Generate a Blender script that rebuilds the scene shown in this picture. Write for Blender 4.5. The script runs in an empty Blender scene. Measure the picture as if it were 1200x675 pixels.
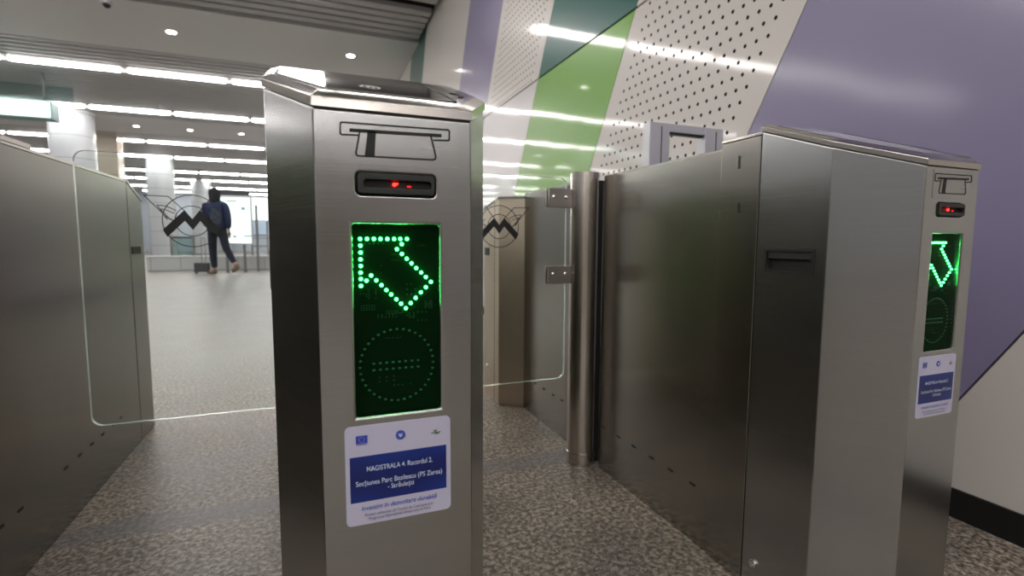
import bpy, bmesh, math, random
from mathutils import Vector, Matrix
random.seed(4)
K = 0.72            # one layout unit (the camera's height) in metres; z is measured from eye level, the floor is z = -1
C = bpy.context.scene.collection
PI = math.pi

# ------------------------------------------------------------------ materials
def mat(name, col=(.5,.5,.5), rough=.5, metal=0., **kw):
    m = bpy.data.materials.new(name); m.use_nodes = True
    b = m.node_tree.nodes['Principled BSDF']
    b.inputs['Base Color'].default_value = (*col, 1)
    b.inputs['Roughness'].default_value = rough
    b.inputs['Metallic'].default_value = metal
    for k, v in kw.items():
        b.inputs[k].default_value = v
    return m
def nd(m, t, **kw):
    n = m.node_tree.nodes.new(t)
    for k, v in kw.items(): setattr(n, k, v)
    return n
def lk(m, a, b): m.node_tree.links.new(a, b)
def bsdf(m): return m.node_tree.nodes['Principled BSDF']
def math_n(m, op, a, b=None, c=None):
    n = nd(m, 'ShaderNodeMath', operation=op)
    for i, v in enumerate((a, b, c)):
        if v is None: continue
        if isinstance(v, (int, float)): n.inputs[i].default_value = v
        else: lk(m, v, n.inputs[i])
    return n.outputs[0]

def steel(name, col, rough, brush_axis='h', smudge=.06, aniso=.55):
    m = mat(name, col, rough, 1.0)
    tc = nd(m, 'ShaderNodeTexCoord'); b = bsdf(m)
    mp = nd(m, 'ShaderNodeMapping'); lk(m, tc.outputs['Object'], mp.inputs[0])
    mp.inputs['Scale'].default_value = (6, 6, 900) if brush_axis == 'h' else (3, 3, 3)
    n1 = nd(m, 'ShaderNodeTexNoise'); lk(m, mp.outputs[0], n1.inputs['Vector'])
    n1.inputs['Scale'].default_value = 1; n1.inputs['Detail'].default_value = 3
    n2 = nd(m, 'ShaderNodeTexNoise'); lk(m, tc.outputs['Object'], n2.inputs['Vector'])
    n2.inputs['Scale'].default_value = 7; n2.inputs['Detail'].default_value = 4
    r = math_n(m, 'MULTIPLY_ADD', n1.outputs[0], .10, rough-.05-smudge/2)
    r = math_n(m, 'MULTIPLY_ADD', n2.outputs[0], smudge, r)
    lk(m, r, b.inputs['Roughness'])
    mx = nd(m, 'ShaderNodeMix', data_type='RGBA')
    lk(m, n1.outputs[0], mx.inputs[0])
    mx.inputs[6].default_value = (*[c*.88 for c in col], 1); mx.inputs[7].default_value = (*[min(1, c*1.12) for c in col], 1)
    lk(m, mx.outputs[2], b.inputs['Base Color'])
    b.inputs['Anisotropic'].default_value = aniso
    tg = nd(m, 'ShaderNodeTangent', direction_type='RADIAL', axis='Z')
    lk(m, tg.outputs[0], b.inputs['Tangent'])
    if brush_axis == 'h': b.inputs['Anisotropic Rotation'].default_value = .0
    return m

M = {}
M['steel'] = steel('brushed_steel', (.455,.457,.46), .23)
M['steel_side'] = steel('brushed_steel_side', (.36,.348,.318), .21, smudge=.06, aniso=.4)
M['steel_shaded'] = steel('shaded_flank_steel', (.235,.232,.205), .20, smudge=.06, aniso=.4)  # same steel with the left flank's shade put into its colour
M['steel_rear'] = steel('warm_rear_steel', (.60,.51,.41), .42, smudge=.06, aniso=.3)
M['steel_pillar'] = steel('pillar_steel', (.56,.52,.48), .24, brush_axis='n', smudge=.03, aniso=0)
M['cover'] = steel('polished_cover_steel', (.50,.475,.44), .14, smudge=.05, aniso=.2)
M['bracket'] = mat('bracket_grey_metal', (.36,.33,.31), .40, 1.0)
M['chrome'] = mat('chrome', (.8,.8,.8), .08, 1.0)
M['gap'] = mat('dark_gap', (.012,.012,.012), .7)
M['black'] = mat('black_plastic', (.004,.004,.004), .6)
M['black_print'] = mat('black_print', (.010,.010,.011), .6)
M['bezel'] = mat('bezel_plastic', (.014,.018,.017), .45)
M['film'] = steel('clear_film_on_steel', (.445,.447,.45), .25)
M['glass_dark'] = mat('dark_reader_glass', (.09,.09,.09), .10, 0, **{'Coat Weight': 1, 'Coat Roughness': .04, 'IOR': 1.9})
M['symbol'] = mat('symbol_print_white', (.30,.30,.30), .4)
M['sticker'] = mat('sticker_paper', (.52,.50,.66), .38)
M['blue_print'] = mat('blue_print', (.010,.035,.30), .35)
M['text_white'] = mat('white_text', (.62,.70,.92), .4)
M['text_blue'] = mat('blue_text', (.03,.08,.42), .4)
M['text_dark'] = mat('dark_text', (.03,.03,.08), .4)
M['flag_blue'] = mat('flag_blue', (.02,.05,.45), .4)
M['seal_blue'] = mat('seal_blue', (.05,.08,.42), .4)
M['yellow'] = mat('star_yellow', (.7,.55,.05), .4)
M['leaf_green'] = mat('emblem_green', (.05,.16,.05), .5)
# blue field of the sticker has a printed swirl of lighter blue
m = M['blue_print']; tc = nd(m, 'ShaderNodeTexCoord'); nz = nd(m, 'ShaderNodeTexWave', wave_type='RINGS')
lk(m, tc.outputs['Object'], nz.inputs['Vector']); nz.inputs['Scale'].default_value = 5; nz.inputs['Distortion'].default_value = 4
mx = nd(m, 'ShaderNodeMix', data_type='RGBA'); mx.inputs[6].default_value = (.004,.012,.12,1); mx.inputs[7].default_value = (.008,.045,.33,1)
lk(m, nz.outputs[0], mx.inputs[0]); lk(m, mx.outputs[2], bsdf(m).inputs['Base Color'])

def emis(name, col, s):
    m = mat(name, col, .5)
    bsdf(m).inputs['Emission Color'].default_value = (*col, 1); bsdf(m).inputs['Emission Strength'].default_value = s
    return m
M['tube'] = emis('fluorescent_diffuser', (1,.96,.93), 10.0)
M['down'] = emis('downlight_lamp', (1,.93,.85), 9.0)
M['led'] = emis('green_led', (.05,1,.17), 8)
M['led_core'] = M['led']
M['led_off'] = mat('unlit_led', (.04,.22,.09), .45)
M['red'] = emis('red_led', (1,.012,.008), 5)
M['red_dim'] = emis('dim_red_led', (1,.01,.008), 1.0)
M['lightbox'] = emis('lightbox_face', (.86,1,.95), .50)
M['sign'] = emis('sign_face', (.84,1,.95), .48)
M['kiosk'] = emis('kiosk_face', (.9,.98,1), .45)
M['pcb'] = mat('green_circuit_board', (.002,.020,.005), .8, **{'Specular IOR Level': .1})
M['pcb_mark'] = mat('circuit_board_pads', (.10,.32,.16), .35)
M['tint'] = None

def thin_glass(name, tint, ior=1.45, gloss_rough=.01, extra=0.):
    m = bpy.data.materials.new(name); m.use_nodes = True; nt = m.node_tree; nt.nodes.remove(nt.nodes['Principled BSDF'])
    out = nt.nodes['Material Output']; t = nd(m, 'ShaderNodeBsdfTransparent'); g = nd(m, 'ShaderNodeBsdfGlossy'); f = nd(m, 'ShaderNodeFresnel')
    t.inputs[0].default_value = (*tint, 1); g.inputs['Roughness'].default_value = gloss_rough; g.inputs['Color'].default_value = (.9,.9,.9,1)
    f.inputs[0].default_value = ior; x = nd(m, 'ShaderNodeMixShader')
    ge = nd(m, 'ShaderNodeNewGeometry')   # only the entering face mirrors
    lk(m, math_n(m, 'MULTIPLY', f.outputs[0], math_n(m, 'SUBTRACT', 1, ge.outputs['Backfacing'])), x.inputs[0]); lk(m, t.outputs[0], x.inputs[1]); lk(m, g.outputs[0], x.inputs[2]); lk(m, x.outputs[0], out.inputs[0])
    return m
M['glass'] = thin_glass('clear_door_glass', (.965,.985,.975), 1.30)
M['glass_edge'] = mat('glass_edge', (.42,.66,.56), .12, 0, **{'Transmission Weight': .55, 'IOR': 1.45})
M['display_glass'] = thin_glass('display_window_glass', (.80,.86,.82), 1.10)
M['teal_glass'] = thin_glass('teal_smoke_curtain_glass', (.74,.84,.82), 1.3)

def floor_mat():
    m = mat('speckled_granite_floor', (.4,.36,.33), .3)
    tc = nd(m, 'ShaderNodeTexCoord'); b = bsdf(m)
    n1 = nd(m, 'ShaderNodeTexNoise'); n1.inputs['Scale'].default_value = 85; n1.inputs['Detail'].default_value = 6; n1.inputs['Roughness'].default_value = .62
    n1.inputs['Distortion'].default_value = .4
    lk(m, tc.outputs['Object'], n1.inputs['Vector'])
    r1 = nd(m, 'ShaderNodeValToRGB'); lk(m, n1.outputs[0], r1.inputs[0])
    e = r1.color_ramp.elements; e[0].position = .38; e[0].color = (.070,.056,.045,1); e[1].position = .62; e[1].color = (.50,.44,.375,1)
    k = r1.color_ramp.elements.new(.5); k.color = (.225,.196,.165,1)
    n2 = nd(m, 'ShaderNodeTexNoise'); n2.inputs['Scale'].default_value = 4; n2.inputs['Detail'].default_value = 5
    lk(m, tc.outputs['Object'], n2.inputs['Vector'])
    r2 = nd(m, 'ShaderNodeValToRGB'); lk(m, n2.outputs[0], r2.inputs[0])
    r2.color_ramp.elements[0].position = .35; r2.color_ramp.elements[0].color = (.60,.605,.62,1); r2.color_ramp.elements[1].position = .62; r2.color_ramp.elements[1].color = (.92,.89,.85,1)
    mx = nd(m, 'ShaderNodeMix', data_type='RGBA', blend_type='MULTIPLY'); mx.inputs[0].default_value = 1
    lk(m, r1.outputs[0], mx.inputs[6]); lk(m, r2.outputs[0], mx.inputs[7])
    # bluish worn band where the conduit crosses the lanes (y about 2.05 units), a mark of the floor itself
    sp = nd(m, 'ShaderNodeSeparateXYZ'); lk(m, tc.outputs['Object'], sp.inputs[0])
    y = math_n(m, 'MULTIPLY_ADD', n2.outputs[0], .10, sp.outputs[1])
    d = math_n(m, 'ABSOLUTE', math_n(m, 'SUBTRACT', y, 2.05*K+.05))
    w = math_n(m, 'SUBTRACT', 1, math_n(m, 'DIVIDE', d, .055)); w = math_n(m, 'MAXIMUM', w, 0); w = math_n(m, 'MINIMUM', math_n(m, 'MULTIPLY', w, 1.6), .55)
    m2 = nd(m, 'ShaderNodeMix', data_type='RGBA'); lk(m, w, m2.inputs[0]); lk(m, mx.outputs[2], m2.inputs[6]); m2.inputs[7].default_value = (.12,.12,.135,1)
    # paler tint beyond the gates paints in the lamps reflected by the floor
    far = math_n(m, 'MULTIPLY', math_n(m, 'SUBTRACT', sp.outputs[1], 3.6*K), .55); far = math_n(m, 'MINIMUM', math_n(m, 'MAXIMUM', far, 0), .55)
    m3 = nd(m, 'ShaderNodeMix', data_type='RGBA'); lk(m, far, m3.inputs[0]); lk(m, m2.outputs[2], m3.inputs[6]); m3.inputs[7].default_value = (.235,.23,.225,1)
    lk(m, m3.outputs[2], b.inputs['Base Color'])
    lk(m, math_n(m, 'MULTIPLY_ADD', n2.outputs[0], .25, .28), b.inputs['Roughness'])
    return m
M['floor'] = floor_mat()

def panel_mat(name, col, perf=False, rough=.06, coat=.7):
    m = mat(name, col, .32, 0, **{'Coat Weight': coat, 'Coat Roughness': rough, 'Specular IOR Level': .35})
    tc = nd(m, 'ShaderNodeTexCoord'); b = bsdf(m)
    n = nd(m, 'ShaderNodeTexNoise'); n.inputs['Scale'].default_value = 2.2; n.inputs['Detail'].default_value = 1
    lk(m, tc.outputs['Object'], n.inputs['Vector'])
    bp = nd(m, 'ShaderNodeBump'); bp.inputs['Strength'].default_value = .10; bp.inputs['Distance'].default_value = .02
    lk(m, n.outputs[0], bp.inputs['Height']); lk(m, bp.outputs[0], b.inputs['Normal']); lk(m, bp.outputs[0], b.inputs['Coat Normal'])
    if perf:
        sp = nd(m, 'ShaderNodeSeparateXYZ'); lk(m, tc.outputs['Object'], sp.inputs[0])
        zz = math_n(m, 'SUBTRACT', math_n(m, 'DIVIDE', sp.outputs[2], K), 1.0)
        s = math_n(m, 'MULTIPLY_ADD', zz, .577, math_n(m, 'DIVIDE', sp.outputs[1], K))
        for_s = math_n(m, 'SUBTRACT', s, perf[0]-.0737/2)
        fs = math_n(m, 'FLOORED_MODULO', for_s, .0737); fs = math_n(m, 'SUBTRACT', fs, .0737/2)
        fz = math_n(m, 'FLOORED_MODULO', math_n(m, 'SUBTRACT', zz, 1.118-.0359), .0718); fz = math_n(m, 'SUBTRACT', fz, .0359)
        # back from lattice coordinates to distance on the wall: dy = fs - .577 fz
        dy = math_n(m, 'MULTIPLY_ADD', fz, -.577, fs)
        d2 = math_n(m, 'ADD', math_n(m, 'MULTIPLY', dy, dy), math_n(m, 'MULTIPLY', fz, fz))
        hole = math_n(m, 'LESS_THAN', d2, .0107**2)
        ins = math_n(m, 'MULTIPLY', math_n(m, 'GREATER_THAN', s, perf[0]-.03), math_n(m, 'LESS_THAN', s, perf[1]))
        hole = math_n(m, 'MULTIPLY', hole, ins)
        mx = nd(m, 'ShaderNodeMix', data_type='RGBA'); lk(m, hole, mx.inputs[0]); mx.inputs[6].default_value = (*col, 1); mx.inputs[7].default_value = (.02,.017,.015,1)
        lk(m, mx.outputs[2], b.inputs['Base Color'])
        inv = math_n(m, 'SUBTRACT', 1, hole)
        lk(m, math_n(m, 'MULTIPLY', inv, coat), b.inputs['Coat Weight']); lk(m, math_n(m, 'MULTIPLY', inv, .35), b.inputs['Specular IOR Level'])
    return m
WHITE = (.62,.585,.55)
M['p_white'] = panel_mat('white_enamel', WHITE)
M['p_grey'] = panel_mat('pale_grey_enamel', (.60,.58,.58))
M['p_perf'] = panel_mat('perforated_enamel', WHITE, (2.609, 3.97))
M['p_perf_far'] = panel_mat('perforated_enamel_far', WHITE, (6.0, 7.38))
M['p_green'] = panel_mat('light_green_enamel', (.165,.385,.050))
M['p_dkgreen'] = panel_mat('dark_green_enamel', (.004,.105,.085))
M['p_purple'] = panel_mat('lilac_enamel', (.235,.21,.34), rough=.13, coat=.55)
M['base'] = mat('black_skirting', (.002,.002,.002), .6)
M['ceil_white'] = mat('white_ceiling_plaster', (.68,.68,.67), .55)
M['slat'] = mat('ceiling_slat_metal', (.42,.415,.41), .42)
M['slat_back'] = mat('ceiling_void', (.035,.035,.035), .8)
M['wall'] = mat('grey_hall_wall', (.42,.43,.45), .5)
M['wall_back'] = mat('brown_back_wall', (.20,.165,.13), .6)
M['far_wall'] = mat('blue_grey_wall', (.50,.55,.62), .4)
M['alu'] = mat('aluminium_profile', (.60,.60,.63), .38, .4)
def tile_mat(name, col, w, h):
    m = mat(name, col, .22); tc = nd(m, 'ShaderNodeTexCoord'); b = bsdf(m)
    sp = nd(m, 'ShaderNodeSeparateXYZ'); lk(m, tc.outputs['Object'], sp.inputs[0])
    fz = math_n(m, 'FLOORED_MODULO', sp.outputs[2], h); g1 = math_n(m, 'LESS_THAN', fz, .018)
    mx = nd(m, 'ShaderNodeMix', data_type='RGBA'); mx.inputs[6].default_value = (*col, 1); mx.inputs[7].default_value = (*[c*.62 for c in col], 1)
    if w:
        fx = math_n(m, 'FLOORED_MODULO', sp.outputs[0], w); g1 = math_n(m, 'MAXIMUM', g1, math_n(m, 'LESS_THAN', fx, .018))
    lk(m, g1, mx.inputs[0]); lk(m, mx.outputs[2], b.inputs['Base Color'])
    return m
M['col_tile'] = tile_mat('white_column_cladding', (.50,.52,.55), None, .52)
M['low_tile'] = tile_mat('white_parapet_tile', (.52,.53,.54), .6, .35)
M['beige'] = tile_mat('beige_pillar_cladding', (.60,.52,.42), None, .52)
M['skin'] = mat('skin', (.45,.27,.19), .5)
M['jacket'] = mat('navy_jacket', (.012,.020,.070), .8)
M['yoke'] = mat('dark_grey_yoke', (.035,.05,.075), .8)
M['jeans'] = mat('dark_jeans', (.010,.013,.030), .85)
M['hood'] = mat('dark_hood', (.018,.018,.024), .9)
M['boot'] = mat('tan_boot', (.16,.13,.09), .7)
M['hair'] = mat('dark_hair', (.01,.008,.007), .7)
M['eye'] = mat('eye_dark', (.02,.02,.02), .2)
M['case'] = mat('dark_case', (.05,.055,.06), .6)
M['rail'] = mat('rail_steel', (.30,.30,.31), .35, .8)

# ------------------------------------------------------------------ mesh building
ORG = {}   # origin (metres) of every parent
class MB:
    def __init__(s): s.v = []; s.f = []; s.mi = []
    def add(s, vs, fs, mi=0):
        n = len(s.v); s.v += [Vector(p) for p in vs]; s.f += [tuple(i+n for i in f) for f in fs]; s.mi += [mi]*len(fs); return s
    def box(s, x0, x1, y0, y1, z0, z1, mi=0):
        v = [(x,y,z) for z in (z0,z1) for x,y in ((x0,y0),(x1,y0),(x1,y1),(x0,y1))]
        return s.add(v, [(3,2,1,0),(4,5,6,7),(0,1,5,4),(1,2,6,5),(2,3,7,6),(3,0,4,7)], mi)
    def prism(s, poly, lo, hi, axis='z', mi=0):
        """poly counter-clockwise; lo / hi numbers or functions of the polygon point"""
        L = lo if callable(lo) else (lambda p: lo); H = hi if callable(hi) else (lambda p: hi)
        def P(p, h):
            if axis == 'z': return (p[0], p[1], h)
            if axis == 'y': return (p[0], h, p[1])
            return (h, p[0], p[1])
        n = len(poly); v = [P(p, L(p)) for p in poly] + [P(p, H(p)) for p in poly]
        f = [tuple(range(n-1, -1, -1)), tuple(range(n, 2*n))] + [(i, (i+1) % n, (i+1) % n+n, i+n) for i in range(n)]
        return s.add(v, f, mi)
    def cyl(s, c, r, lo, hi, axis='z', n=32, r2=None, mi=0):
        r2 = r if r2 is None else r2; v = []
        for h, rr in ((lo, r), (hi, r2)):
            for i in range(n):
                a = 2*PI*i/n; p = (c[0]+rr*math.cos(a), c[1]+rr*math.sin(a))
                v.append((p[0],p[1],h) if axis == 'z' else (p[0],h,p[1]) if axis == 'y' else (h,p[0],p[1]))
        f = [tuple(range(n-1,-1,-1)), tuple(range(n,2*n))] + [(i,(i+1)%n,(i+1)%n+n,i+n) for i in range(n)]
        return s.add(v, f, mi)
    def rbox(s, x0, x1, z0, z1, y0, y1, r, axis='y', n=6, mi=0):
        return s.prism(rrect(x0, x1, z0, z1, r, n), y0, y1, axis, mi)
    def strip(s, pts, w, y0, y1, closed=False, mi=0):
        """a flat line of width w through pts (x,z) on a plane of constant y"""
        n = len(pts)
        for i in range(n if closed else n-1):
            a = Vector(pts[i]); b = Vector(pts[(i+1) % n]); d = (b-a)
            if d.length < 1e-7: continue
            d.normalize(); a2 = a-d*w/2*.9; b2 = b+d*w/2*.9; p = Vector((-d[1], d[0]))*w/2
            s.prism([a2-p, b2-p, b2+p, a2+p], y0, y1, 'y', mi)
        return s
    def ball(s, c, r, n=8, sc=(1,1,1), mi=0):
        v = []; f = []
        for i in range(n//2+1):
            t = PI*i/(n//2)
            for j in range(n):
                a = 2*PI*j/n; v.append((c[0]+r*sc[0]*math.sin(t)*math.cos(a), c[1]+r*sc[1]*math.sin(t)*math.sin(a), c[2]+r*sc[2]*math.cos(t)))
        for i in range(n//2):
            for j in range(n): f.append((i*n+j, (i+1)*n+j, (i+1)*n+(j+1)%n, i*n+(j+1)%n))
        return s.add(v, f, mi)
    def mesh(s, org=Vector((0,0,0)), metres=False):
        me = bpy.data.meshes.new('mesh')
        vs = [(p if metres else Vector((p[0]*K, p[1]*K, (p[2]+1)*K))) - org for p in s.v]
        me.from_pydata(vs, [], s.f); me.polygons.foreach_set('material_index', s.mi); me.update()
        bm = bmesh.new(); bm.from_mesh(me); bmesh.ops.remove_doubles(bm, verts=bm.verts, dist=1e-6); bmesh.ops.recalc_face_normals(bm, faces=bm.faces)
        bm.to_mesh(me); bm.free(); return me
def rrect(x0, x1, z0, z1, r, n=6):
    p = []
    for cx, cz, a0 in ((x1-r, z0+r, -90), (x1-r, z1-r, 0), (x0+r, z1-r, 90), (x0+r, z0+r, 180)):
        for i in range(n+1):
            a = math.radians(a0+90*i/n); p.append((cx+r*math.cos(a), cz+r*math.sin(a)))
    return p

def obj(name, mb, mats, parent=None, bevel=0, smooth=None, cuts=None, seg=2, metres=False, kind=None):
    org = ORG.get(parent.name, Vector((0,0,0))) if parent else Vector((0,0,0))
    me = mb.mesh(org, metres)
    for m in (mats if isinstance(mats, (list, tuple)) else [mats]): me.materials.append(m)
    o = bpy.data.objects.new(name, me); C.objects.link(o)
    if cuts:
        tmp = []
        for cmb in cuts:
            co = bpy.data.objects.new('cut', cmb.mesh(org)); C.objects.link(co); tmp.append(co)
            md = o.modifiers.new('b', 'BOOLEAN'); md.object = co; md.operation = 'DIFFERENCE'; md.solver = 'EXACT'
        dg = bpy.context.evaluated_depsgraph_get(); dg.update()
        nm = bpy.data.meshes.new_from_object(o.evaluated_get(dg)); o.modifiers.clear(); o.data = nm; bpy.data.meshes.remove(me)
        for co in tmp: bpy.data.objects.remove(co)
    if parent: o.parent = parent; ORG[o.name] = org
    if bevel:
        md = o.modifiers.new('bevel', 'BEVEL'); md.width = bevel*K; md.segments = seg; md.limit_method = 'ANGLE'; md.angle_limit = math.radians(22); md.harden_normals = True
        for p in o.data.polygons: p.use_smooth = True
        o.data.set_sharp_from_angle(angle=math.radians(22))
    elif smooth:
        for p in o.data.polygons: p.use_smooth = True
        o.data.set_sharp_from_angle(angle=math.radians(smooth))
    if kind: o['kind'] = kind
    return o
def empty(name, x, y, z, label, cat, group=None):
    o = bpy.data.objects.new(name, None); C.objects.link(o); o.location = (x*K, y*K, (z+1)*K); o.empty_display_size = .1
    ORG[o.name] = Vector((x*K, y*K, (z+1)*K)); tag(o, label, cat, group); return o
def tag(o, label, cat, group=None):
    o['label'] = label; o['category'] = cat
    if group: o['group'] = group
    return o
def struct(name, mb, mats, parent=None, **kw):
    o = obj(name, mb, mats, parent, **kw)
    if not parent: o['kind'] = 'structure'
    return o
def text_mesh(txt, x0, x1, z0, z1, y, depth, name, m, parent, shear=0, bold=0, h=None):
    """text as flat mesh filling the box x0..x1 (units) with its caps sitting between z0 and z1"""
    cu = bpy.data.curves.new('t', 'FONT'); cu.body = txt; cu.shear = shear; cu.offset = bold
    t = bpy.data.objects.new('t', cu); C.objects.link(t); dg = bpy.context.evaluated_depsgraph_get(); dg.update()
    me = bpy.data.meshes.new_from_object(t.evaluated_get(dg)); bpy.data.objects.remove(t)
    xs = [v.co.x for v in me.vertices]; ys = [v.co.y for v in me.vertices]
    ax, bx = min(xs), max(xs); sx = (x1-x0)/(bx-ax); cap = .73; sz = (z1-z0)/cap
    for v in me.vertices:
        a, b = v.co.x, v.co.y; v.co = Vector(((x0+(a-ax)*sx)*K, y*K, (z0+b*sz+1)*K)) - ORG[parent.name]
    me.update(); me.materials.append(m); o = bpy.data.objects.new(name, me); C.objects.link(o); o.parent = parent; ORG[o.name] = ORG[parent.name]
    return o

# ------------------------------------------------------------------ the setting
XW = 2.17; ZC = 4.15; YF = 53.; YB = -21.; XL = -15.5; TOPV = ZC+.35
struct('floor', MB().box(XL, XW+.1, YB, YF, -1.15, -1), M['floor'])
# the cladding of the right wall: stripes leaning thirty degrees, sheared across y = s - .577 z
w = struct('wall_right', MB().box(XW+.05, XW+.35, YB, YF, -1, TOPV), M['gap'])
ORG['wall_right'] = Vector((0,0,0))
def stripe(s0, s1, z0, z1, m):
    g = .004
    pts = [(s0+g-.577*z0, z0), (s1-g-.577*z0, z0), (s1-g-.577*z1, z1), (s0+g-.577*z1, z1)]
    pts = [(min(max(y, YB), YF-.01), z) for y, z in pts]
    if abs(pts[0][0]-pts[1][0])+abs(pts[2][0]-pts[3][0]) < 1e-3: return
    obj('wall_panel', MB().prism(pts, XW, XW+.048, 'x'), m, w)
J = 1.655
edges = [-24,-16,-9.6,-7.8,-6.1,-4.4,-2.65,-.94,.75,2.44,4.12,5.80,7.53,9.2,10.9,12.6,14.27,16,17.7,19.4,21.1,24.5,27.9,31.3,34.7,38.1,41.5,45,48.5,52,57]
low = ['p_white','p_green','p_grey','p_purple','p_white','p_green','p_white','p_white','p_purple'[0:8],'p_perf','p_green','p_grey','p_purple','p_white','p_white','p_green']
low_map = {.75:'p_purple', 2.44:'p_perf', 4.12:'p_green', 5.80:'p_grey', 7.53:'p_purple', 9.2:'p_white', 10.9:'p_white', 12.6:'p_green', -.94:'p_white', -2.65:'p_green', -4.4:'p_white', -6.1:'p_purple'}
up_map = {.75:'p_purple', 2.44:'p_perf', 4.12:'p_dkgreen', 5.80:'p_perf_far', 7.53:'p_purple', 9.2:'p_white', 10.9:'p_white', 12.6:'p_dkgreen', -.94:'p_white', -2.65:'p_dkgreen', -4.4:'p_white', -6.1:'p_purple'}
for a, b in zip(edges[:-1], edges[1:]):
    stripe(a, b, -.895, J-.008, M[low_map.get(a, 'p_white')])
    stripe(a, b, J+.008, ZC+.12, M[up_map.get(a, 'p_white')])
struct('baseboard_right', MB().box(XW-.012, XW+.05, YB, YF, -1, -.893), M['base'])
struct('wall_left', MB().box(XL-.3, XL, YB, YF, -1, TOPV), M['wall'])
struct('wall_far', MB().box(XL, XW+.05, YF, YF+.3, -1, TOPV), M['far_wall'])
struct('wall_back', MB().box(XL, XW+.05, YB-.3, YB, -1, TOPV), M['wall_back'])
# ceiling: a dark void slab, plaster bands, and slatted bays between them
ce = struct('ceiling', MB().box(XL, XW+.05, YB, YF, ZC+.22, ZC+.34), M['slat_back'])
ORG['ceiling'] = Vector((0,0,0))
for y0, y1 in ((-10.2,-7.2),(.2,3.25),(11.0,13.65),(21.0,24.05),(31.4,34.45),(41.8,44.85)):
    obj('plaster_band', MB().box(XL, XW+.03, y0, y1, ZC, ZC+.22), M['ceil_white'], ce, bevel=.01)
rows = [-15.95, -11.42, -5.55, -1.02, 4.85, 9.38, 15.35, 19.9, 25.8, 30.3, 36.3, 40.8, 46.5, 51.0]
for y0, y1 in ((-21,-17.4),(-17.4,-10.2),(-7.2,.2),(3.25,11.0),(13.65,21.0),(24.05,31.4),(34.45,41.8),(44.85,53)):
    b = MB(); y = y0+.04
    while y < y1-.2:
        if not any(abs(y+.105-r) < .19 for r in rows):
            b.prism([(y, ZC+.012), (y+.03, ZC), (y+.18, ZC), (y+.21, ZC+.012), (y+.21, ZC+.09), (y, ZC+.09)], XL, XW-.05, 'x')
        y += .27
    obj('ceiling_slats', b, M['slat'], ce)
# ------------------------------------------------------------------ ceiling lights
ROWN = {15.35:'in the nearest visible row', 19.9:'in the second row', 25.8:'in the third row', 30.3:'in the fourth row', 36.3:'in the fifth row', 40.8:'in the sixth row',
        46.5:'in the seventh row', 51.0:'in the farthest row', 4.85:'above the gates', 9.38:'just above the frame', -1.02:'just behind the camera', -5.55:'second behind the camera', -11.42:'third behind the camera', -15.95:'fourth behind the camera'}
ORD = ['first','second','third','fourth','fifth','sixth','seventh']
def tube(x0, x1, y):
    t = empty('ceiling_light', (x0+x1)/2, y, ZC, '', 'ceiling light', 'white tube lights set across the slatted ceiling')
    b = MB(); r = .098
    b.prism(rrect(x0, x1, y-r, y+r, r*.98, 5), ZC-.045, ZC+.03, 'z'); obj('diffuser', b, M['tube'], t, smooth=40)
    obj('housing', MB().box(x0-.02, x1+.02, y-r-.03, y+r+.03, ZC+.03, ZC+.11), M['slat'], t)
    return t
ta = tube(-1.87, .25, 15.35); tb = tube(.38, 2.08, 15.35)
def dup(root, x, y, z=None):
    r = root.copy(); C.objects.link(r); r.location = (x*K, y*K, root.location.z if z is None else (z+1)*K)
    for ch in list(root.children):
        c = ch.copy(); C.objects.link(c); c.parent = r
    return r
for y in rows:
    for k in range(7):
        if k == 0 and y == 9.38: continue
        if k == 0: o = tb if y == 15.35 else dup(tb, 1.23, y)
        else: o = ta if (y == 15.35 and k == 1) else dup(ta, -.81-2.265*(k-1), y)
        o['label'] = 'white ceiling tube light, %s from right wall, %s' % (ORD[k], ROWN[y])
# round recessed downlights in the plaster bands
def downlight(x, y):
    t = empty('downlight', x, y, ZC, '', 'downlight', 'round downlights in the white ceiling bands')
    obj('lamp', MB().cyl((x, y), .085, ZC-.012, ZC+.01, n=20), M['down'], t)
    rg = MB(); n = 24
    rg.cyl((x, y), .12, ZC-.006, ZC+.01, n=n); obj('trim_ring', rg, M['alu'], t)
    return t
d0 = downlight(.884, 12.27); d0['label'] = 'round downlight in the near ceiling band, right one of the two'
for x, y, l in ((-2.54,12.27,'round downlight in the near ceiling band, left one of the two'),
                (-2.52,22.6,'small downlight in the second ceiling band, rightmost'),(-4.24,22.6,'small downlight in the second ceiling band, second from the right'),
                (-5.93,22.6,'small downlight in the second ceiling band, just right of the round column'),(-9.05,22.6,'small downlight seen under the hanging sign, left of the column')):
    dup(d0, x, y)['label'] = l
s = empty('ceiling_sensor', -3.26, 11.19, ZC, 'small chrome ring sensor at the top edge of the near ceiling band', 'sensor')
obj('ring', MB().cyl((-3.26,11.19), .10, ZC-.05, ZC, n=24), M['alu'], s, bevel=.01)
obj('lens', MB().ball((-3.26,11.19,ZC-.05), .06, 12), M['black'], s, smooth=60)

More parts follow.
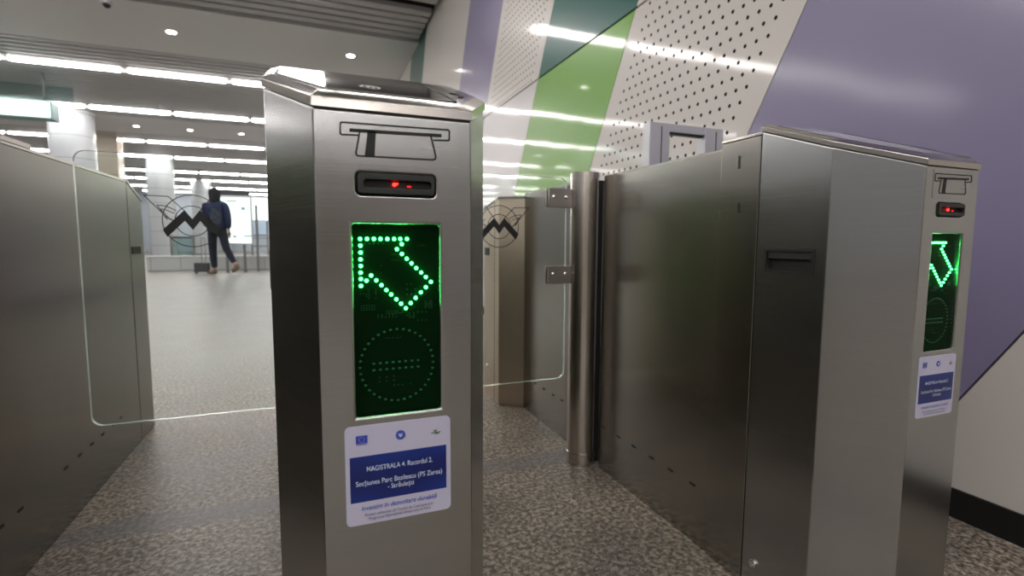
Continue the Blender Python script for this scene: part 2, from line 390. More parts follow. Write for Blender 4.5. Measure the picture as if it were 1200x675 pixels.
# ------------------------------------------------------------------ sticker, icon, display: shared by the two card gates
def rr_outline(b, x0, x1, z0, z1, r, w, y0, y1):
    b.strip(rrect(x0, x1, z0, z1, r, 4), w, y0, y1, closed=True)
def front_fittings(g, fx, wx, fy, full=True):
    """fx maps the plane x (units, measured on the near gate) to this gate's x"""
    X = lambda x: fx + (x-.003)*wx
    y = fy
    # pictogram: a ticket entering a slot, on a thin film
    film = obj('ticket_pictogram_film', MB().rbox(X(.0300), X(.1895), .1000, .1625, y-.0006, y, .003), M['film'], g)
    b = MB(); wl = .0021; Y0, Y1 = y-.0012, y-.0006
    b.strip([(X(.0568),.1375),(X(.0370),.1368),(X(.0353),.1385),(X(.0357),.1508),(X(.0375),.1524),(X(.1770),.1542),(X(.1792),.1525),(X(.1789),.1412),(X(.1770),.1400),(X(.1577),.1388)], wl, Y0, Y1)
    b.strip([(X(.0487),.1433),(X(.1660),.1456)], .0044, Y0, Y1)
    b.strip([(X(.0596),.1430),(X(.0542),.1150),(X(.0552),.1122),(X(.0580),.1112),(X(.1560),.1122),(X(.1590),.1138),(X(.1597),.1170),(X(.1530),.1450)], wl, Y0, Y1)
    b.prism([(X(.0652),.1112),(X(.0776),.1114),(X(.0802),.1445),(X(.0694),.1442)], Y0, Y1, 'y')
    obj('ticket_pictogram', b, M['black_print'], film)
    # ticket slot with its bezel and red lamps
    bz = obj('ticket_slot', MB().rbox(X(.0552), X(.1575), .0630, .0896, y-.004, y+.012, .005), M['bezel'], g, cuts=[MB().rbox(X(.0630), X(.1525), .0708, .0815, y-.02, y+.008, .004)], bevel=.0012)
    obj('slot_throat', MB().rbox(X(.0633), X(.1522), .0711, .0812, y+.005, y+.0078, .0038), M['black'], bz)
    b = MB()
    b.ball((X(.1035), y+.0035, .0766), .0027, 8); b.ball((X(.1075), y+.0045, .0780), .0014, 8)
    obj('red_lamp', b, M['red'], bz)
    b = MB(); b.ball((X(.1235), y+.0045, .0748), .0016, 8, (2,1,.7)); obj('dim_red_lamp', b, M['red_dim'], bz)
    # display: circuit board sunk behind a tinted window
    D = .0130
    dp = obj('light_display', MB().box(X(.0478), X(.1642), y+D, y+D+.004, -.2400, .0230), M['pcb'], g)
    win = obj('display_window', MB().box(X(.0478), X(.1642), y+.0008, y+.0020, -.2400, .0230), M['display_glass'], dp)
    dots = [(.058,.0032),(.067,.0033),(.076,.0033),(.0848,.0034),(.094,.0035),(.1032,.0035),(.1116,.0036),(.1208,.0036),(.0582,-.0059),(.0582,-.0151),(.058,-.0243),(.058,-.0333),(.0578,-.0424),(.0578,-.051),(.0578,-.0605),(.0651,-.0535),(.0715,-.0465),(.0783,-.0534),(.085,-.0601),(.0915,-.0671),(.098,-.0735),(.1049,-.0804),(.1114,-.0869),(.1179,-.0937),(.1249,-.0866),(.1319,-.0794),(.1394,-.0717),(.1467,-.0647),(.1539,-.0572),(.1467,-.0502),(.1402,-.0436),(.1333,-.0372),(.1267,-.0304),(.1202,-.0239),(.1135,-.0173),(.1068,-.0107),(.1135,-.0036)]
    b = MB()
    for x, z in dots: b.ball((X(x), y+D-.0016, z), .0026, 10)
    obj('green_arrow_lamps', b, M['led'], dp, smooth=60)
    b = MB()
    for i in range(36):
        a = 2*PI*i/36; b.ball((X(.1052+.0510*math.cos(a)), y+D-.0005, -.1740+.0512*math.sin(a)), .0017, 6, (1.3,1,1))
    for i in range(8):
        for z in (-.1697, -.1790): b.ball((X(.0727+i*.00882), y+D-.0005, z), .0017, 6, (1.4,1,1))
    obj('unlit_no_entry_lamps', b, M['led_off'], dp, smooth=60)
    b = MB(); rnd = random.Random(7)
    def pads(x, z, nx, nz, px, pz):
        for i in range(nx):
            for j in range(nz):
                if rnd.random() < .85: b.box(X(x+i*px-.0006), X(x+i*px+.0006), y+D-.0008, y+D, z-j*pz-.0004, z-j*pz+.0004)
    for p in ((.064,-.003,5,1,.006,.003),(.062,-.012,1,4,.003,.007),(.068,-.066,2,5,.0095,.003),(.057,-.072,3,2,.004,.003),(.058,-.088,6,3,.0034,.003),(.146,-.085,4,4,.003,.003),(.136,-.005,4,1,.003,.003),
              (.080,-.102,6,2,.005,.003),(.092,-.097,8,2,.003,.003),(.12,-.101,4,3,.003,.003),(.085,-.033,1,3,.003,.010),(.100,-.018,3,2,.004,.008),(.120,-.060,3,3,.006,.007),(.09,-.135,5,1,.005,.003),(.08,-.19,3,2,.01,.006),(.1,-.203,5,1,.006,.003),(.135,-.1,3,2,.006,.012)):
        pads(*p)
    obj('board_pads', b, M['pcb_mark'], dp)
    # information sticker with its writing
    st = obj('information_sticker', MB().rbox(X(.0310), X(.1778), -.3935, -.2520, y-.0012, y, .007), M['sticker'], g)
    ya, yb = y-.0018, y-.0012
    obj('blue_field', MB().box(X(.0368), X(.1714), ya, yb, -.3602, -.2950), M['blue_print'], st)
    T = lambda t, x0, x1, z0, z1, m, nm='lettering', **k: text_mesh(t, X(x0), X(x1), z0, z1, y-.0024, 0, nm, m, st, **k)
    T('MAGISTRALA 4. Racordul 2.', .0590, .1506, -.3172, -.3098, M['text_white'], bold=.003)
    T('Sec\u021biunea Parc Bazilescu (PS Zarea)', .0442, .1648, -.3366, -.3292, M['text_white'], bold=.003)
    T('- Str\u0103ule\u0219ti', .0870, .1235, -.3464, -.3392, M['text_white'], bold=.003)
    T('Investim \u00een dezvoltare durabil\u0103', .0510, .1570, -.3726, -.3656, M['text_blue'], shear=.25, bold=.006)
    T('Proiect cofinan\u021bat din Fondul de Coeziune prin', .0555, .1510, -.3815, -.3772, M['text_dark'], bold=.0)
    T('Programul Opera\u021bional Infrastructur\u0103 Mare', .0605, .1472, -.3875, -.3832, M['text_dark'], bold=.0)
    fl = obj('european_flag', MB().box(X(.0454), X(.0609), ya, yb, -.2765, -.2655), M['flag_blue'], st)
    b = MB()
    for i in range(12):
        a = 2*PI*i/12; cx, cz = X(.0531)+.0036*math.cos(a), -.271+.0036*math.sin(a)
        b.prism([(cx+.0006*(1 if k % 2 == 0 else .4)*math.cos(PI/2+k*PI/5), cz+.0006*(1 if k % 2 == 0 else .4)*math.sin(PI/2+k*PI/5)) for k in range(10)], y-.0022, ya, 'y')
    obj('flag_stars', b, M['yellow'], fl)
    obj('flag_caption', MB().box(X(.0458), X(.0605), ya, yb, -.2785, -.2778), M['flag_blue'], fl)
    se = obj('round_seal', MB().cyl((X(.1058), -.2715), .0068, ya, yb, 'y', 28), M['seal_blue'], st)
    b = MB(); cx = X(.1058); b.prism([(cx-.0026,-.2690),(cx-.0026,-.2718),(cx,-.2750),(cx+.0026,-.2718),(cx+.0026,-.2690),(cx,-.2702)], y-.0022, ya, 'y')
    obj('shield', b, M['sticker'], se)
    b = MB(); b.prism([(X(.1525),-.2702),(X(.1560),-.2712),(X(.1585),-.2688),(X(.1570),-.2722),(X(.1545),-.2730)], ya, yb, 'y')
    b.strip([(X(.1500),-.2752),(X(.1530),-.2742),(X(.1570),-.2748),(X(.1628),-.2742)], .0011, ya, yb); b.strip([(X(.1545),-.2765),(X(.1605),-.2765)], .0011, ya, yb)
    b.strip([(X(.1560),-.2722),(X(.1575),-.2745)], .0008, ya, yb)
    obj('green_emblem', b, M['leaf_green'], st)

SL = .37
def plane_z(y, base=.170): return base + SL*(y-.70)
def inset(poly, d):
    """move every edge of a counter-clockwise polygon inwards by d"""
    n = len(poly); out = []
    for i in range(n):
        p0, p1, p2 = Vector(poly[i-1]), Vector(poly[i]), Vector(poly[(i+1) % n])
        a = (p1-p0).normalized(); b = (p2-p1).normalized(); na = Vector((-a.y, a.x)); nb = Vector((-b.y, b.x))
        den = 1+na.dot(nb); out.append(tuple(p1+(na+nb)*d/den))
    return out
def cover_mesh(poly, zf, ov=.003, rim=.013, bev=.016, rise=.007, thick=.0):
    o = inset(poly, -ov); i = inset(poly, bev-ov); n = len(poly)
    v = [(p[0],p[1],zf(p[1])) for p in o] + [(p[0],p[1],zf(p[1])+rim) for p in o] + [(p[0],p[1],zf(p[1])+rim+rise) for p in i]
    f = [tuple(range(n-1,-1,-1))] + [(k,(k+1)%n,(k+1)%n+n,k+n) for k in range(n)] + [(k+n,(k+1)%n+n,(k+1)%n+2*n,k+2*n) for k in range(n)] + [tuple(range(2*n,3*n))]
    return MB().add(v, f)

def logo(g, cx, cz, y0, y1, flip, parent):
    """metro emblem printed on a glass leaf: two rings, a bold M and a wing of thin lines; flip = +1 wing to the right"""
    b = MB(); w = .0026
    ring = lambda r, a0=0, a1=360: [(cx+r*math.cos(math.radians(a)), cz+r*math.sin(math.radians(a))) for a in range(a0, a1+1, 8)]
    b.strip(ring(.086), w, y0, y1); b.strip(ring(.050), w, y0, y1)
    F = lambda x, z: (cx+flip*x, cz+z)
    mp = [(-.086,-.030),(-.022,.036),(0,.006),(.022,.036),(.086,-.030),(.074,-.054),(.022,.000),(0,-.030),(-.022,0),(-.074,-.054)]
    for q in range(4):   # four bars of the M
        quads = [(mp[0],mp[9],mp[8],mp[1]),(mp[1],mp[8],mp[7],mp[2]),(mp[2],mp[7],mp[6],mp[3]),(mp[3],mp[6],mp[5],mp[4])]
        P = [(cx+p[0], cz+p[1]) for p in quads[q]]; b.prism(P, y0, y1, 'y')
    for s, ex in ((flip, 1), ):
        G = lambda x, z: (cx+s*x, cz+z)
        b.strip([G(.024,.036),(G(.066,.079)),G(.133,.081)], w, y0, y1)
        b.strip([G(.133,.081),G(.072,.010),G(.052,.0)], w, y0, y1)
        b.strip([G(.046,.034),G(.074,.048),G(.098,.050),G(.072,.004)], w, y0, y1)
        b.strip([G(.052,.024),G(.076,.036),G(.088,.038),G(.064,.004),G(.050,-.002)], w*.8, y0, y1)
    b.strip([(cx-flip*.024, cz+.036),(cx-flip*.062, cz+.084)], w, y0, y1)
    b.strip([(cx-flip*.05, cz+.0),(cx-flip*.078, cz+.012),(cx-flip*.062,cz+.03)], w, y0, y1)
    return obj('metro_emblem', b, M['black_print'], parent)

def gate(label, x0, xf0, xf1, x1, px, pil, leaf, cam_lock=True):
    """a card gate: front cabinet, service section, side panels, pillar, glass leaf, rear cabinet"""
    y0 = .70; yc = .86; yr = 1.0645; ys = 1.069; ye = 1.213
    g = empty('ticket_gate', (x0+x1)/2, 1.6, -1, label, 'ticket gate')
    poly = [(xf0,y0),(xf1,y0),(x1,yc),(x1,yr),(x0,yr),(x0,yc)]
    wx = (xf1-xf0)/.207; X = lambda x: xf0+(x-.003)*wx
    cuts = [MB().box(X(.0478), X(.1642), y0-.05, y0+.0170, -.2400, .0230),
            MB().rbox(X(.0552)-.0005, X(.1575)+.0005, .0625, .0901, y0-.05, y0+.0125, .005),
            MB().box(x0-.05, x0+.030, .897, 1.030, -.070, -.021)]
    cab = obj('cabinet', MB().prism(poly, -1, lambda p: plane_z(p[1])), M['steel'], g, cuts=cuts, bevel=.0045, seg=3)
    cab.data.materials.append(M['steel_side'])
    cov = obj('top_cover', cover_mesh(poly, plane_z), M['cover'], g, bevel=.0012)
    # reader glass let into the sloping cover, with the contactless waves
    zt = lambda y: plane_z(y)+.0215
    rg = [(xf0+.018, .722), (xf0+.190, .722), (xf0+.197, 1.035), (x0+.020, 1.035), (x0+.020, .870)]
    b = MB(); b.prism(rg, lambda p: zt(p[1])-.0015, lambda p: zt(p[1])+.0006); rd = obj('card_reader', b, M['glass_dark'], cov)
    b = MB()
    b.prism([(xf0+.190,.722),(xf0+.1935,.722),(xf0+.2005,1.035),(xf0+.197,1.035)], lambda p: zt(p[1])-.0010, lambda p: zt(p[1])+.0012); obj('reader_seam', b, M['gap'], cov)
    b = MB(); cx, cy = xf0+.055, .80
    for r in (.016, .024, .032, .040):
        for k in range(8):
            a0, a1 = math.radians(-48+12*k), math.radians(-36+12*k)
            P = [(cx+rr*math.cos(a), cy+rr*math.sin(a)) for rr, a in ((r-.0015,a0),(r+.0015,a0),(r+.0015,a1),(r-.0015,a1))]
            b.prism(P, lambda p: zt(p[1])+.0006, lambda p: zt(p[1])+.0010)
    obj('contactless_symbol', b, M['symbol'], rd)
    b = MB(); cx, cy = xf0+.185, .84
    for k in range(5):
        a0, a1 = math.radians(-40+16*k), math.radians(-24+16*k); P = [(cx+rr*math.cos(a), cy+rr*math.sin(a)) for rr, a in ((.045,a0),(.050,a0),(.050,a1),(.045,a1))]
        b.prism(P, lambda p: zt(p[1])-.0012, lambda p: zt(p[1])+.0004)
    obj('cover_mark', b, M['gap'], cov)
    front_fittings(g, xf0, wx, y0)
    # handle recess and cam lock on the left side
    b = MB(); xa, xb = x0-.003, x0+.001
    for q in ((.890,1.037,-.021,-.014),(.890,1.037,-.077,-.070),(.890,.897,-.070,-.021),(1.030,1.037,-.070,-.021)): b.box(xa, xb, *q)
    hd = obj('recessed_handle', b, M['black'], g)
    obj('handle_cup', MB().box(x0+.012, x0+.029, .898, 1.029, -.069, -.022), M['black'], hd)
    obj('grip_bar', MB().box(x0+.001, x0+.012, .898, 1.029, -.040, -.022), M['bezel'], hd)
    lkk = obj('cam_lock', MB().cyl((1.024, -.916), .0125, x0-.006, x0, 'x', 24), M['chrome'], g, bevel=.001)
    obj('lock_tab', MB().cyl((1.020, -.918), .0045, x0-.013, x0-.006, 'x', 12), M['chrome'], lkk)
    # service section between cabinet and side panel
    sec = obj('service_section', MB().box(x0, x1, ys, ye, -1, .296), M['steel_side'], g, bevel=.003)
    obj('section_lid', MB().box(x0-.002, x1+.002, ys-.006, ye, .296, .303), M['cover'], g, bevel=.001)
    b = MB().rbox(1.134, 1.142, .086, .116, x0-.0015, x0+.001, .003, 'x'); obj('slot_hole', b, M['black'], sec)
    b = MB().rbox(1.139, 1.146, .214, .251, x0-.0012, x0+.001, .003, 'x'); obj('lens_window', b, M['bezel'], sec)
    # near side panel, rounded towards the pillar
    def pnl(ya, yb, rnd_hi, rnd_lo, slots):
        r = .045; P = [(px+.10, ya), (px+.10, yb)]
        if rnd_hi: P += [(px+r-r*math.sin(a), yb-r+r*math.cos(a)) for a in [i*PI/12 for i in range(7)]]
        else: P += [(px, yb)]
        if rnd_lo: P += [(px+r-r*math.cos(a), ya+r-r*math.sin(a)) for a in [i*PI/12 for i in range(7)]]
        else: P += [(px, ya)]
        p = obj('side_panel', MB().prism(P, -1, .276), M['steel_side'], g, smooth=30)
        obj('panel_cap', MB().prism(P, .276, .283), M['cover'], p)
        b = MB()
        for y in slots: b.box(px-.0012, px+.002, y-.013, y+.013, -.808, -.800)
        obj('drain_slots', b, M['gap'], p)
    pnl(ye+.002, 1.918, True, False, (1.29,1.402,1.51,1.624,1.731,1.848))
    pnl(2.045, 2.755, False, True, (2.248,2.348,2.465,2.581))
    # hinge pillar
    pl = obj('hinge_pillar', MB().cyl(pil, .062, -1, .292, n=48), M['steel_pillar'], g, smooth=30)
    obj('pillar_cap', MB().cyl(pil, .064, .284, .300, n=48), M['steel_pillar'], pl, smooth=30)
    obj('pillar_gap_shade', MB().box(pil[0]+.05, px+.03, pil[1]-.03, pil[1]+.06, -1, .27), M['gap'], pl)  # dark box painting in the shade between pillar and panel end
    obj('base_ring', MB().cyl(pil, .0665, -.962, -.945, n=48), M['steel_pillar'], pl, smooth=30)
    obj('foot_ring', MB().cyl(pil, .064, -1, -.962, n=48), M['steel_pillar'], pl, smooth=30)
    # glass leaf
    lx0, lx1 = leaf; gy = 1.990; t = .0065
    pts = rrect(lx0, lx1, -.607, .279, .032, 6); n = len(pts)
    b = MB(); b.prism(pts, gy-t, gy+t, 'y'); b.mi = [0, 0]+[1]*n
    gl = obj('glass_leaf', b, [M['glass'], M['glass_edge']], g)
    for za, zb in ((.151,.230),(-.180,-.103)):
        br = obj('hinge_bracket', MB().rbox(lx1-.090, pil[0]-.02, za, zb, gy-t-.010, gy-t, .007), M['bracket'], g, bevel=.001)
        obj('bracket_plate', MB().rbox(lx1-.090, pil[0]-.02, za, zb, gy+t, gy+t+.010, .007), M['bracket'], br)
        for bx in (lx1-.066, lx1-.008):
            obj('bolt', MB().ball((bx, gy-t-.010, (za+zb)/2+.004), .009, 14, (1,.55,1)), M['chrome'], br, smooth=60)
    # rear cabinet, shifted towards the lane
    q = .118
    rp = [(px+.007,2.760),(x1-.04,2.760),(x1-.04,3.14),(x1-.10,3.30),(x0-q+.09,3.30),(x0-q,3.14),(x0-q,2.857)]
    zr = lambda p: .255 if p[1] < 3.0 else .255-SL*(p[1]-3.0)
    rc = obj('rear_cabinet', MB().prism([rp[i] for i in (0,1,2,3,4,5,6)], -1, zr), M['steel_rear'], g, bevel=.004)
    obj('rear_cover', MB().prism(inset(rp, -.002), lambda p: zr(p)-.001, lambda p: zr(p)+.014), M['cover'], g)
    b = MB().box(x0-q-.002, x0-q+.004, 3.03, 3.125, -.084, -.036); obj('rear_handle', b, M['black'], g)
    obj('rear_seam', MB().box(x0-q-.0006, x0-q+.001, 2.93, 2.936, -1, .25), M['gap'], g)
    obj('rear_lock', MB().ball((x0-q, 3.06, -.80), .014, 10), M['chrome'], g, smooth=60)
    return g, gl

g1, leaf1 = gate('steel ticket gate in the centre foreground, large green arrow facing the camera', -.064, .003, .210, .281, .120, (.070, 1.965), (-.692, -.005))
g2, leaf2 = gate('steel ticket gate on the right in front of the lilac wall, seen side-on', 1.150, 1.2266, 1.4145, 1.486, 1.157, (1.110, 1.968), (.44, 1.030))
logo(g1, -.378, .065, 1.990-.0100, 1.990-.0088, -1, leaf1)
logo(g2, .717, .064, 1.990-.0100, 1.990-.0088, 1, leaf2)

# the left gate, seen only as one long flank
xr = -.829
g3 = empty('ticket_gate', -1.0, 1.9, -1, 'steel ticket gate flank with painted-in shade along the left edge, green stripe reflected in it', 'ticket gate')
def z3(p): return .281 if p[1] < 2.95 else .281-SL*(p[1]-2.95)
P = [(xr-.35,2.95),(xr,2.95),(xr,3.165),(xr-.072,3.33),(xr-.275,3.33),(xr-.35,3.165)]
r3 = obj('rear_cabinet', MB().prism(P, -1, z3), M['steel_shaded'], g3, bevel=.006)
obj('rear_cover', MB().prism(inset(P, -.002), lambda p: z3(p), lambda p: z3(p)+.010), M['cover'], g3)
sp3 = obj('side_panel', MB().box(xr-.34, xr, 1.215, 2.946, -1, .276), M['steel_shaded'], g3, bevel=.003)
obj('panel_cap', MB().box(xr-.341, xr+.001, 1.215, 2.946, .276, .286), M['cover'], sp3)
b = MB()
for y in (1.30,1.42,1.54,1.64,1.751,1.852,2.147,2.261,2.370,2.477,2.595,2.689): b.box(xr-.002, xr+.0012, y-.014, y+.014, -.797, -.789)
obj('drain_slots', b, M['gap'], sp3)
obj('thick_rail', MB().box(xr-.33, xr+.004, 1.215, 2.07, .284, .300), M['steel_pillar'], g3, bevel=.002)
obj('rear_handle', MB().box(xr-.004, xr+.002, 2.975, 3.105, -.068, -.032), M['black'], g3)
P = [(xr-.275,.70),(xr-.072,.70),(xr,.86),(xr,1.20),(xr-.35,1.20),(xr-.35,.86)]
obj('cabinet', MB().prism(P, -1, lambda p: min(plane_z(p[1]), .30)), M['steel'], g3, bevel=.0045)
b = MB(); b.prism([P[i] for i in range(6)], lambda p: min(plane_z(p[1]), .30), lambda p: min(plane_z(p[1]), .30)+.014); obj('top_cover', b, M['cover'], g3)

# aluminium frame standing between the right gate and the wall
fr = empty('metal_frame', 1.855, 2.2, -1, 'grey aluminium door-like frame rising between the right gate and the dotted wall', 'frame')
for a, b_ in ((1.613, 1.737), (1.970, 2.095)):
    p = obj('post', MB().box(a, b_, 2.200, 2.262, -1, .617), M['alu'], fr, bevel=.003)
    obj('post_groove', MB().box((a+b_)/2+.008, (a+b_)/2+.013, 2.1985, 2.201, -1, .60), M['gap'], p)
bm_ = MB(); bm_.prism([(1.737,.575),(1.970,.575),(1.970,.617),(1.737,.617)], 2.200, 2.262, 'y'); obj('top_beam', bm_, M['alu'], fr, bevel=.003)
obj('beam_liner', MB().box(1.737, 1.970, 2.215, 2.25, .568, .575), M['bezel'], fr)

# ------------------------------------------------------------------ the hall beyond
for y, r, l in ((21.0,.60,'large white round column under the nearest lights, left of the picture'), (31.2,.60,'white round column in the middle distance, behind the walking person'), (41.3,.60,'distant white round column just left of the person'), (51.,.6,'farthest white round column against the far wall')):
    cx = -7.28
    t = empty('round_column', cx, y, -1, l, 'column')
    obj('shaft', MB().cyl((cx,y), r, -1, ZC+.1, n=64), M['col_tile'], t, smooth=30)
    obj('collar', MB().cyl((cx,y), r+.03, ZC-.05, ZC+.1, n=64), M['ceil_white'], t, smooth=30)
    obj('plinth', MB().cyl((cx,y), r+.02, -1, -.9, n=64), M['rail'], t, smooth=30)
t = empty('square_pillar', -7.5, 25.3, -1, 'beige square pillar just right of and behind the large round column', 'pillar')
obj('shaft', MB().box(-7.96, -7.24, 25.0, 25.7, -1, ZC+.05), M['beige'], t, bevel=.02)
obj('plinth', MB().box(-7.99, -7.21, 24.97, 25.73, -1, -.88), M['rail'], t)
t = empty('low_wall', -3.3, 19.7, -1, 'low white tiled wall on the hall floor behind the person', 'low wall')
obj('tiled_body', MB().box(-5.05, -1.35, 19.5, 19.85, -1, -.55), M['low_tile'], t, bevel=.01)
obj('coping', MB().box(-5.08, -1.32, 19.47, 19.88, -.55, -.51), M['ceil_white'], t, bevel=.01)
# illuminated information box on legs
t = empty('light_box', -2.24, 17.95, -1, 'bright backlit information board on two legs, right of the person', 'light box')
obj('case', MB().box(-2.69, -1.80, 17.92, 18.07, -.12, 1.40), M['alu'], t, bevel=.012)
fc = obj('lit_face', MB().box(-2.64, -1.85, 17.905, 17.93, -.07, 1.33), M['lightbox'], t)
obj('header_board', MB().box(-2.69, -1.85, 17.95, 18.05, 1.40, 1.56), M['case'], t, bevel=.01)
b = MB()
for x, z, w_, h_ in ((-2.5,1.2,.3,.05),(-2.1,.95,.12,.10),(-2.35,.1,.10,.06),(-2.05,.12,.2,.05)): b.box(x, x+w_, 17.902, 17.906, z, z+h_)
obj('printed_marks', b, mat('faint_print', (.35,.55,.58), .5), fc)
for x in (-2.55, -2.05): obj('leg', MB().cyl((x,17.99), .04, -1, -.12, n=16), M['rail'], t, smooth=40)
t = empty('hanging_sign', -7.6, 16.4, 3.0, 'long backlit white sign hanging from the ceiling at the left edge', 'sign')
obj('case', MB().box(-9.6, -5.99, 16.22, 16.60, 2.99, 3.43), mat('teal_sign_case', (.16,.30,.29), .35), t, bevel=.015)
obj('lit_face', MB().box(-9.56, -6.03, 16.20, 16.225, 3.03, 3.40), M['sign'], t)
for x in (-9.2, -6.2): obj('hanger_rod', MB().cyl((x,16.42), .025, 3.42, ZC, n=12), M['case'], t, smooth=40)
o = obj('glass_smoke_curtain', MB().box(-10.5, -6.05, 17.68, 17.72, 3.62, ZC), M['teal_glass']); tag(o, 'pale teal glass panel hanging from the ceiling above the lit sign', 'glass panel')
t = empty('lit_panel', -2.3, 26, -1, 'distant bright panel right of the light box, beside the centre gate', 'light box')
obj('case', MB().box(-2.75, -1.9, 26.0, 26.15, .9, 2.0), M['alu'], t, bevel=.015); obj('lit_face', MB().box(-2.72, -1.93, 25.98, 26.005, .95, 1.95), M['kiosk'], t)
for x in (-2.65, -2.0): obj('leg', MB().cyl((x,26.07), .04, -1, .92, n=16), M['rail'], t, smooth=40)
t = empty('railing', -1.3, 18.3, -1, 'metal railing with two rails right of the light box', 'railing')
for x, h in ((-1.72,1.15),(-1.0,.22),(-.3,.22)): obj('post', MB().cyl((x,18.4), .035, -1, h, n=14), M['rail'], t, smooth=40)
for z in (.18,-.17): obj('rail', MB().cyl((18.4,z), .03, -1.9, -.3, 'x', 14), M['rail'], t, smooth=40)
t = empty('stair_railing', -5.6, 22.9, -1, 'dark railing panel standing left of the person, beyond the glass leaf', 'railing')
obj('frame', MB().box(-5.15,-4.35,22.9,22.94,-.95,.15), M['case'], t, bevel=.01, cuts=[MB().box(-5.08,-4.42,22.8,23.1,-.6,.08)])
obj('infill_glass', MB().box(-5.08,-4.42,22.915,22.925,-.6,.08), M['teal_glass'], t)
for x in (-5.1, -4.4): obj('post', MB().cyl((x,22.92), .035, -1, .2, n=12), M['rail'], t, smooth=40)
# far end: blue-grey shopfront recess
t = struct('window_1', MB().box(-6.4, 1.8, YF-.06, YF, .2, 2.9), M['rail']); ORG['window_1'] = Vector((0,0,0))
obj('pane', MB().box(-6.3, 1.7, YF-.09, YF-.06, .3, 2.8), mat('lit_far_window', (.50,.62,.78), .15), t)

# ------------------------------------------------------------------ the person (metres, local to the feet)
def skin(name, verts, edges, m, parent, org, root=0, sub=2):
    me = bpy.data.meshes.new(name); me.from_pydata([Vector(v[0]) for v in verts], edges, []); me.materials.append(m)
    o = bpy.data.objects.new(name, me); C.objects.link(o)
    md = o.modifiers.new('skin', 'SKIN'); md.use_smooth_shade = True
    for i, v in enumerate(verts):
        r = v[1]; o.data.skin_vertices[0].data[i].radius = r if isinstance(r, tuple) else (r, r); o.data.skin_vertices[0].data[i].use_root = (i == root)
    sb = o.modifiers.new('sub', 'SUBSURF'); sb.levels = sub; sb.render_levels = sub
    dg = bpy.context.evaluated_depsgraph_get(); dg.update(); nm = bpy.data.meshes.new_from_object(o.evaluated_get(dg)); o.modifiers.clear(); o.data = nm
    for p in nm.polygons: p.use_smooth = True
    o.parent = parent; ORG[o.name] = org; return o
px_, py_ = -2.62, 17.0
per = empty('person', px_, py_, -1, 'person in a dark hood, blue jacket, dark jeans and tan boots, walking away', 'person')
org = ORG[per.name]
# joints: the body walks away and to the left (-x, +y); weight on the left foot, right foot trailing with its heel up
pel = (-.02,0,.98); hipL = (-.10,.01,.95); hipR = (.075,-.01,.95)
kneeL = (-.12,.06,.53); ankL = (-.10,.06,.10); toeL = (-.22,.17,.035)
kneeR = (.15,-.04,.54); ankR = (.33,-.16,.20); toeR = (.245,-.085,.055)
chest = (-.02,.0,1.32); neck = (-.03,.01,1.54); headc = (-.04,.02,1.67); headt = (-.04,.02,1.80)
shL = (-.20,.02,1.45); shR = (.17,-.01,1.45); elL = (-.245,.02,1.17); elR = (.205,-.04,1.16); wrL = (-.19,.15,.98); wrR = (.20,.02,.93)
V_ = [(pel,(.14,.10)),((-.02,0,1.12),(.13,.09)),(chest,(.15,.105)),((-.03,.0,1.47),(.08,.07)),(neck,.055),(headc,(.078,.095)),(headt,(.06,.075)),
      (shL,.058),(elL,.043),(wrL,.028),(shR,.058),(elR,.043),(wrR,.028),(hipL,.092),(kneeL,.06),(ankL,.04),(toeL,.035),(hipR,.092),(kneeR,.06),(ankR,.04),(toeR,.035)]
E_ = [(0,1),(1,2),(2,3),(3,4),(4,5),(5,6),(3,7),(7,8),(8,9),(3,10),(10,11),(11,12),(0,13),(13,14),(14,15),(15,16),(0,17),(17,18),(18,19),(19,20)]
def hand(wi, w, sgn):
    palm = (w[0], w[1]+.02, w[2]-.05); V_.append((palm, (.032,.018))); pi = len(V_)-1; E_.append((wi, pi))
    for k, L in enumerate((.068,.078,.072,.056)):
        bx = w[0]+sgn*(-.024+.016*k); V_.append(((bx, w[1]+.03, w[2]-.085), .0085)); V_.append(((bx, w[1]+.045, w[2]-.085-L*.6), .0075)); V_.append(((bx, w[1]+.04+.02, w[2]-.085-L), .006))
        n = len(V_); E_.extend([(pi,n-3),(n-3,n-2),(n-2,n-1)])
    V_.append(((w[0]-sgn*.030, w[1]+.035, w[2]-.045), .010)); V_.append(((w[0]-sgn*.034, w[1]+.055, w[2]-.080), .008)); n = len(V_); E_.extend([(pi,n-2),(n-2,n-1)])
hand(9, wrL, 1); hand(12, wrR, -1)
body = skin('body', V_, E_, M['skin'], per, org)
# nose, ears: on the side of the head away from the camera (it looks along -x +y)
lx, ly = -.6, .8
b = MB(); b.v = []
b.ball((headc[0]+lx*.10, headc[1]+ly*.10, 1.665), .015, 8, (1,1,1.3)); obj('nose', MB().add([Vector(v)+org for v in b.v], b.f), M['skin'], per, smooth=60, metres=True)
for s in (-1, 1):
    b = MB().ball((headc[0]+lx*.082+s*ly*.032, headc[1]+ly*.082-s*lx*.032, 1.695), .010, 8); obj('eye', MB().add([v+org for v in b.v], b.f), M['eye'], per, smooth=60, metres=True)
    b = MB().ball((headc[0]+s*ly*.088, headc[1]-s*lx*.088, 1.68), .022, 8, (.7,.7,1.3)); obj('ear', MB().add([v+org for v in b.v], b.f), M['skin'], per, smooth=60, metres=True)
b = MB().box(headc[0]+lx*.092-.02, headc[0]+lx*.092+.012, headc[1]+ly*.092-.01, headc[1]+ly*.092+.008, 1.628, 1.636); obj('mouth', MB().add([v+org for v in b.v], b.f), mat('lips',(.30,.12,.10),.5), per, metres=True)
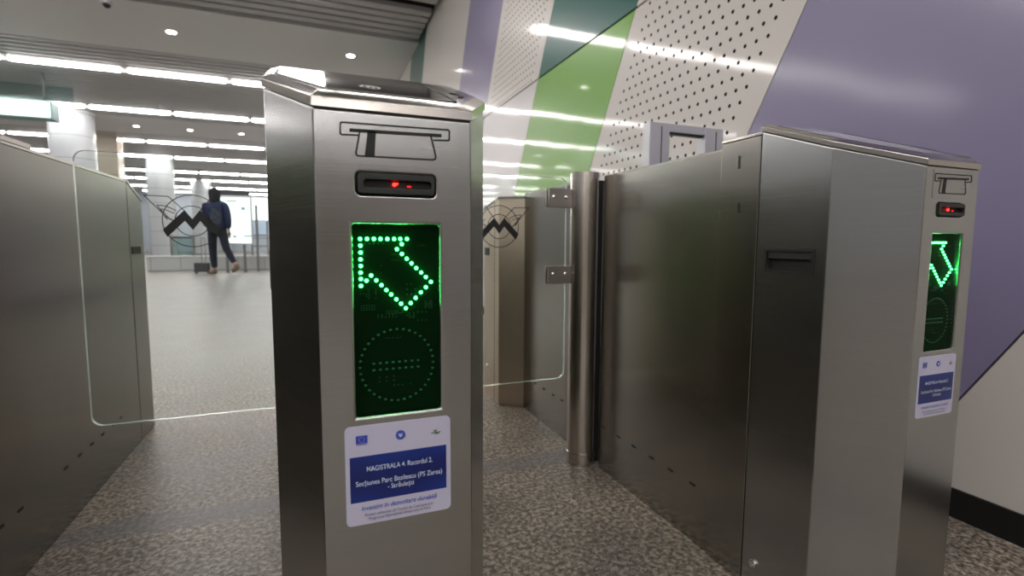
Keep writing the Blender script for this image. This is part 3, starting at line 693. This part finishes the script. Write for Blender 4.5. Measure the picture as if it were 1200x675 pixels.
jk = skin('jacket', [((-.02,0,.84),(.185,.14)),((-.02,0,1.12),(.185,.13)),(chest,(.20,.14)),((-.03,0,1.50),(.12,.10)),(shL,.085),(elL,.075),((-.205,.12,1.01),.058),(shR,.085),(elR,.075),((.20,.0,.965),.058)],
     [(0,1),(1,2),(2,3),(3,4),(4,5),(5,6),(3,7),(7,8),(8,9)], M['jacket'], per, org)
yk = skin('jacket_yoke', [((-.01,-.075,1.02),(.10,.05)),((-.01,-.085,1.25),(.135,.055)),((-.02,-.075,1.45),(.12,.05))], [(0,1),(1,2)], M['yoke'], jk, org)
tr = skin('jeans', [((-.02,0,.99),(.15,.11)),(hipL,.108),(kneeL,.082),((-.10,.06,.12),.062),(hipR,.108),(kneeR,.080),((.315,-.148,.235),.060)], [(0,1),(1,2),(2,3),(0,4),(4,5),(5,6)], M['jeans'], per, org)
hd = skin('hood', [((-.03,.0,1.48),(.12,.10)),((-.028,-.01,1.60),(.11,.10)),((-.03,-.015,1.72),(.135,.13)),((-.03,-.01,1.83),(.09,.09))], [(0,1),(1,2),(2,3)], M['hood'], per, org)
for (a, t_, nm) in ((ankL, toeL, 0), (ankR, toeR, 1)):
    heel = (a[0]+(.02 if nm == 0 else .045), a[1]-.03, a[2]-.055)
    skin('boot', [((a[0],a[1],a[2]+.03),.055),(heel,.045),(((a[0]+t_[0])/2,(a[1]+t_[1])/2,(heel[2]+t_[2])/2),.048),((t_[0],t_[1],t_[2]+.005),.042)], [(0,1),(1,2),(2,3)], M['boot'], per, org, sub=1)
# wheeled case beside the person
t = empty('wheeled_case', -3.08, 17.35, -1, 'small dark wheeled case with an upright handle, left of the person', 'case')
obj('case_body', MB().box(-3.33, -2.95, 17.3, 17.55, -.94, -.66), M['case'], t, bevel=.02)
obj('pull_handle', MB().box(-3.15,-3.12,17.42,17.45,-.66,.07).box(-3.05,-3.02,17.42,17.45,-.66,.07).box(-3.15,-3.02,17.42,17.45,.05,.08), M['rail'], t)
for x in (-3.29,-2.99):
    obj('wheel', MB().cyl((17.42,-.965), .035, x-.015, x+.015, 'x', 16), M['black'], t, smooth=40)

# ------------------------------------------------------------------ camera, world, view
F, YAW, PIT, ROLL = 590.94, .373109, .0907807, .0051278
cy, sy = math.cos(YAW), math.sin(YAW)
f0 = Vector((sy,cy,0)); rt = Vector((cy,-sy,0)); up = Vector((0,0,1))
fw = f0*math.cos(PIT)-up*math.sin(PIT); u = f0*math.sin(PIT)+up*math.cos(PIT)
r2 = rt*math.cos(ROLL)+u*math.sin(ROLL); u2 = -rt*math.sin(ROLL)+u*math.cos(ROLL)
cam = bpy.data.objects.new('camera', bpy.data.cameras.new('camera')); C.objects.link(cam)
cam.matrix_world = Matrix(((r2.x,u2.x,-fw.x,0),(r2.y,u2.y,-fw.y,0),(r2.z,u2.z,-fw.z,K),(0,0,0,1)))
cam.data.sensor_width = 36; cam.data.lens = F/1200*36; cam.data.clip_start = .02; cam.data.clip_end = 200
cam.data.dof.use_dof = True; cam.data.dof.focus_distance = .72; cam.data.dof.aperture_fstop = 5.6
sc = bpy.context.scene; sc.camera = cam
wd = bpy.data.worlds.new('world'); sc.world = wd; wd.use_nodes = True
wd.node_tree.nodes['Background'].inputs[0].default_value = (.6,.6,.6,1); wd.node_tree.nodes['Background'].inputs[1].default_value = .05
sc.view_settings.view_transform = 'Standard'; sc.view_settings.look = 'None'; sc.view_settings.gamma = 1; sc.view_settings.use_curve_mapping = False
sc.view_settings.exposure = 1.3
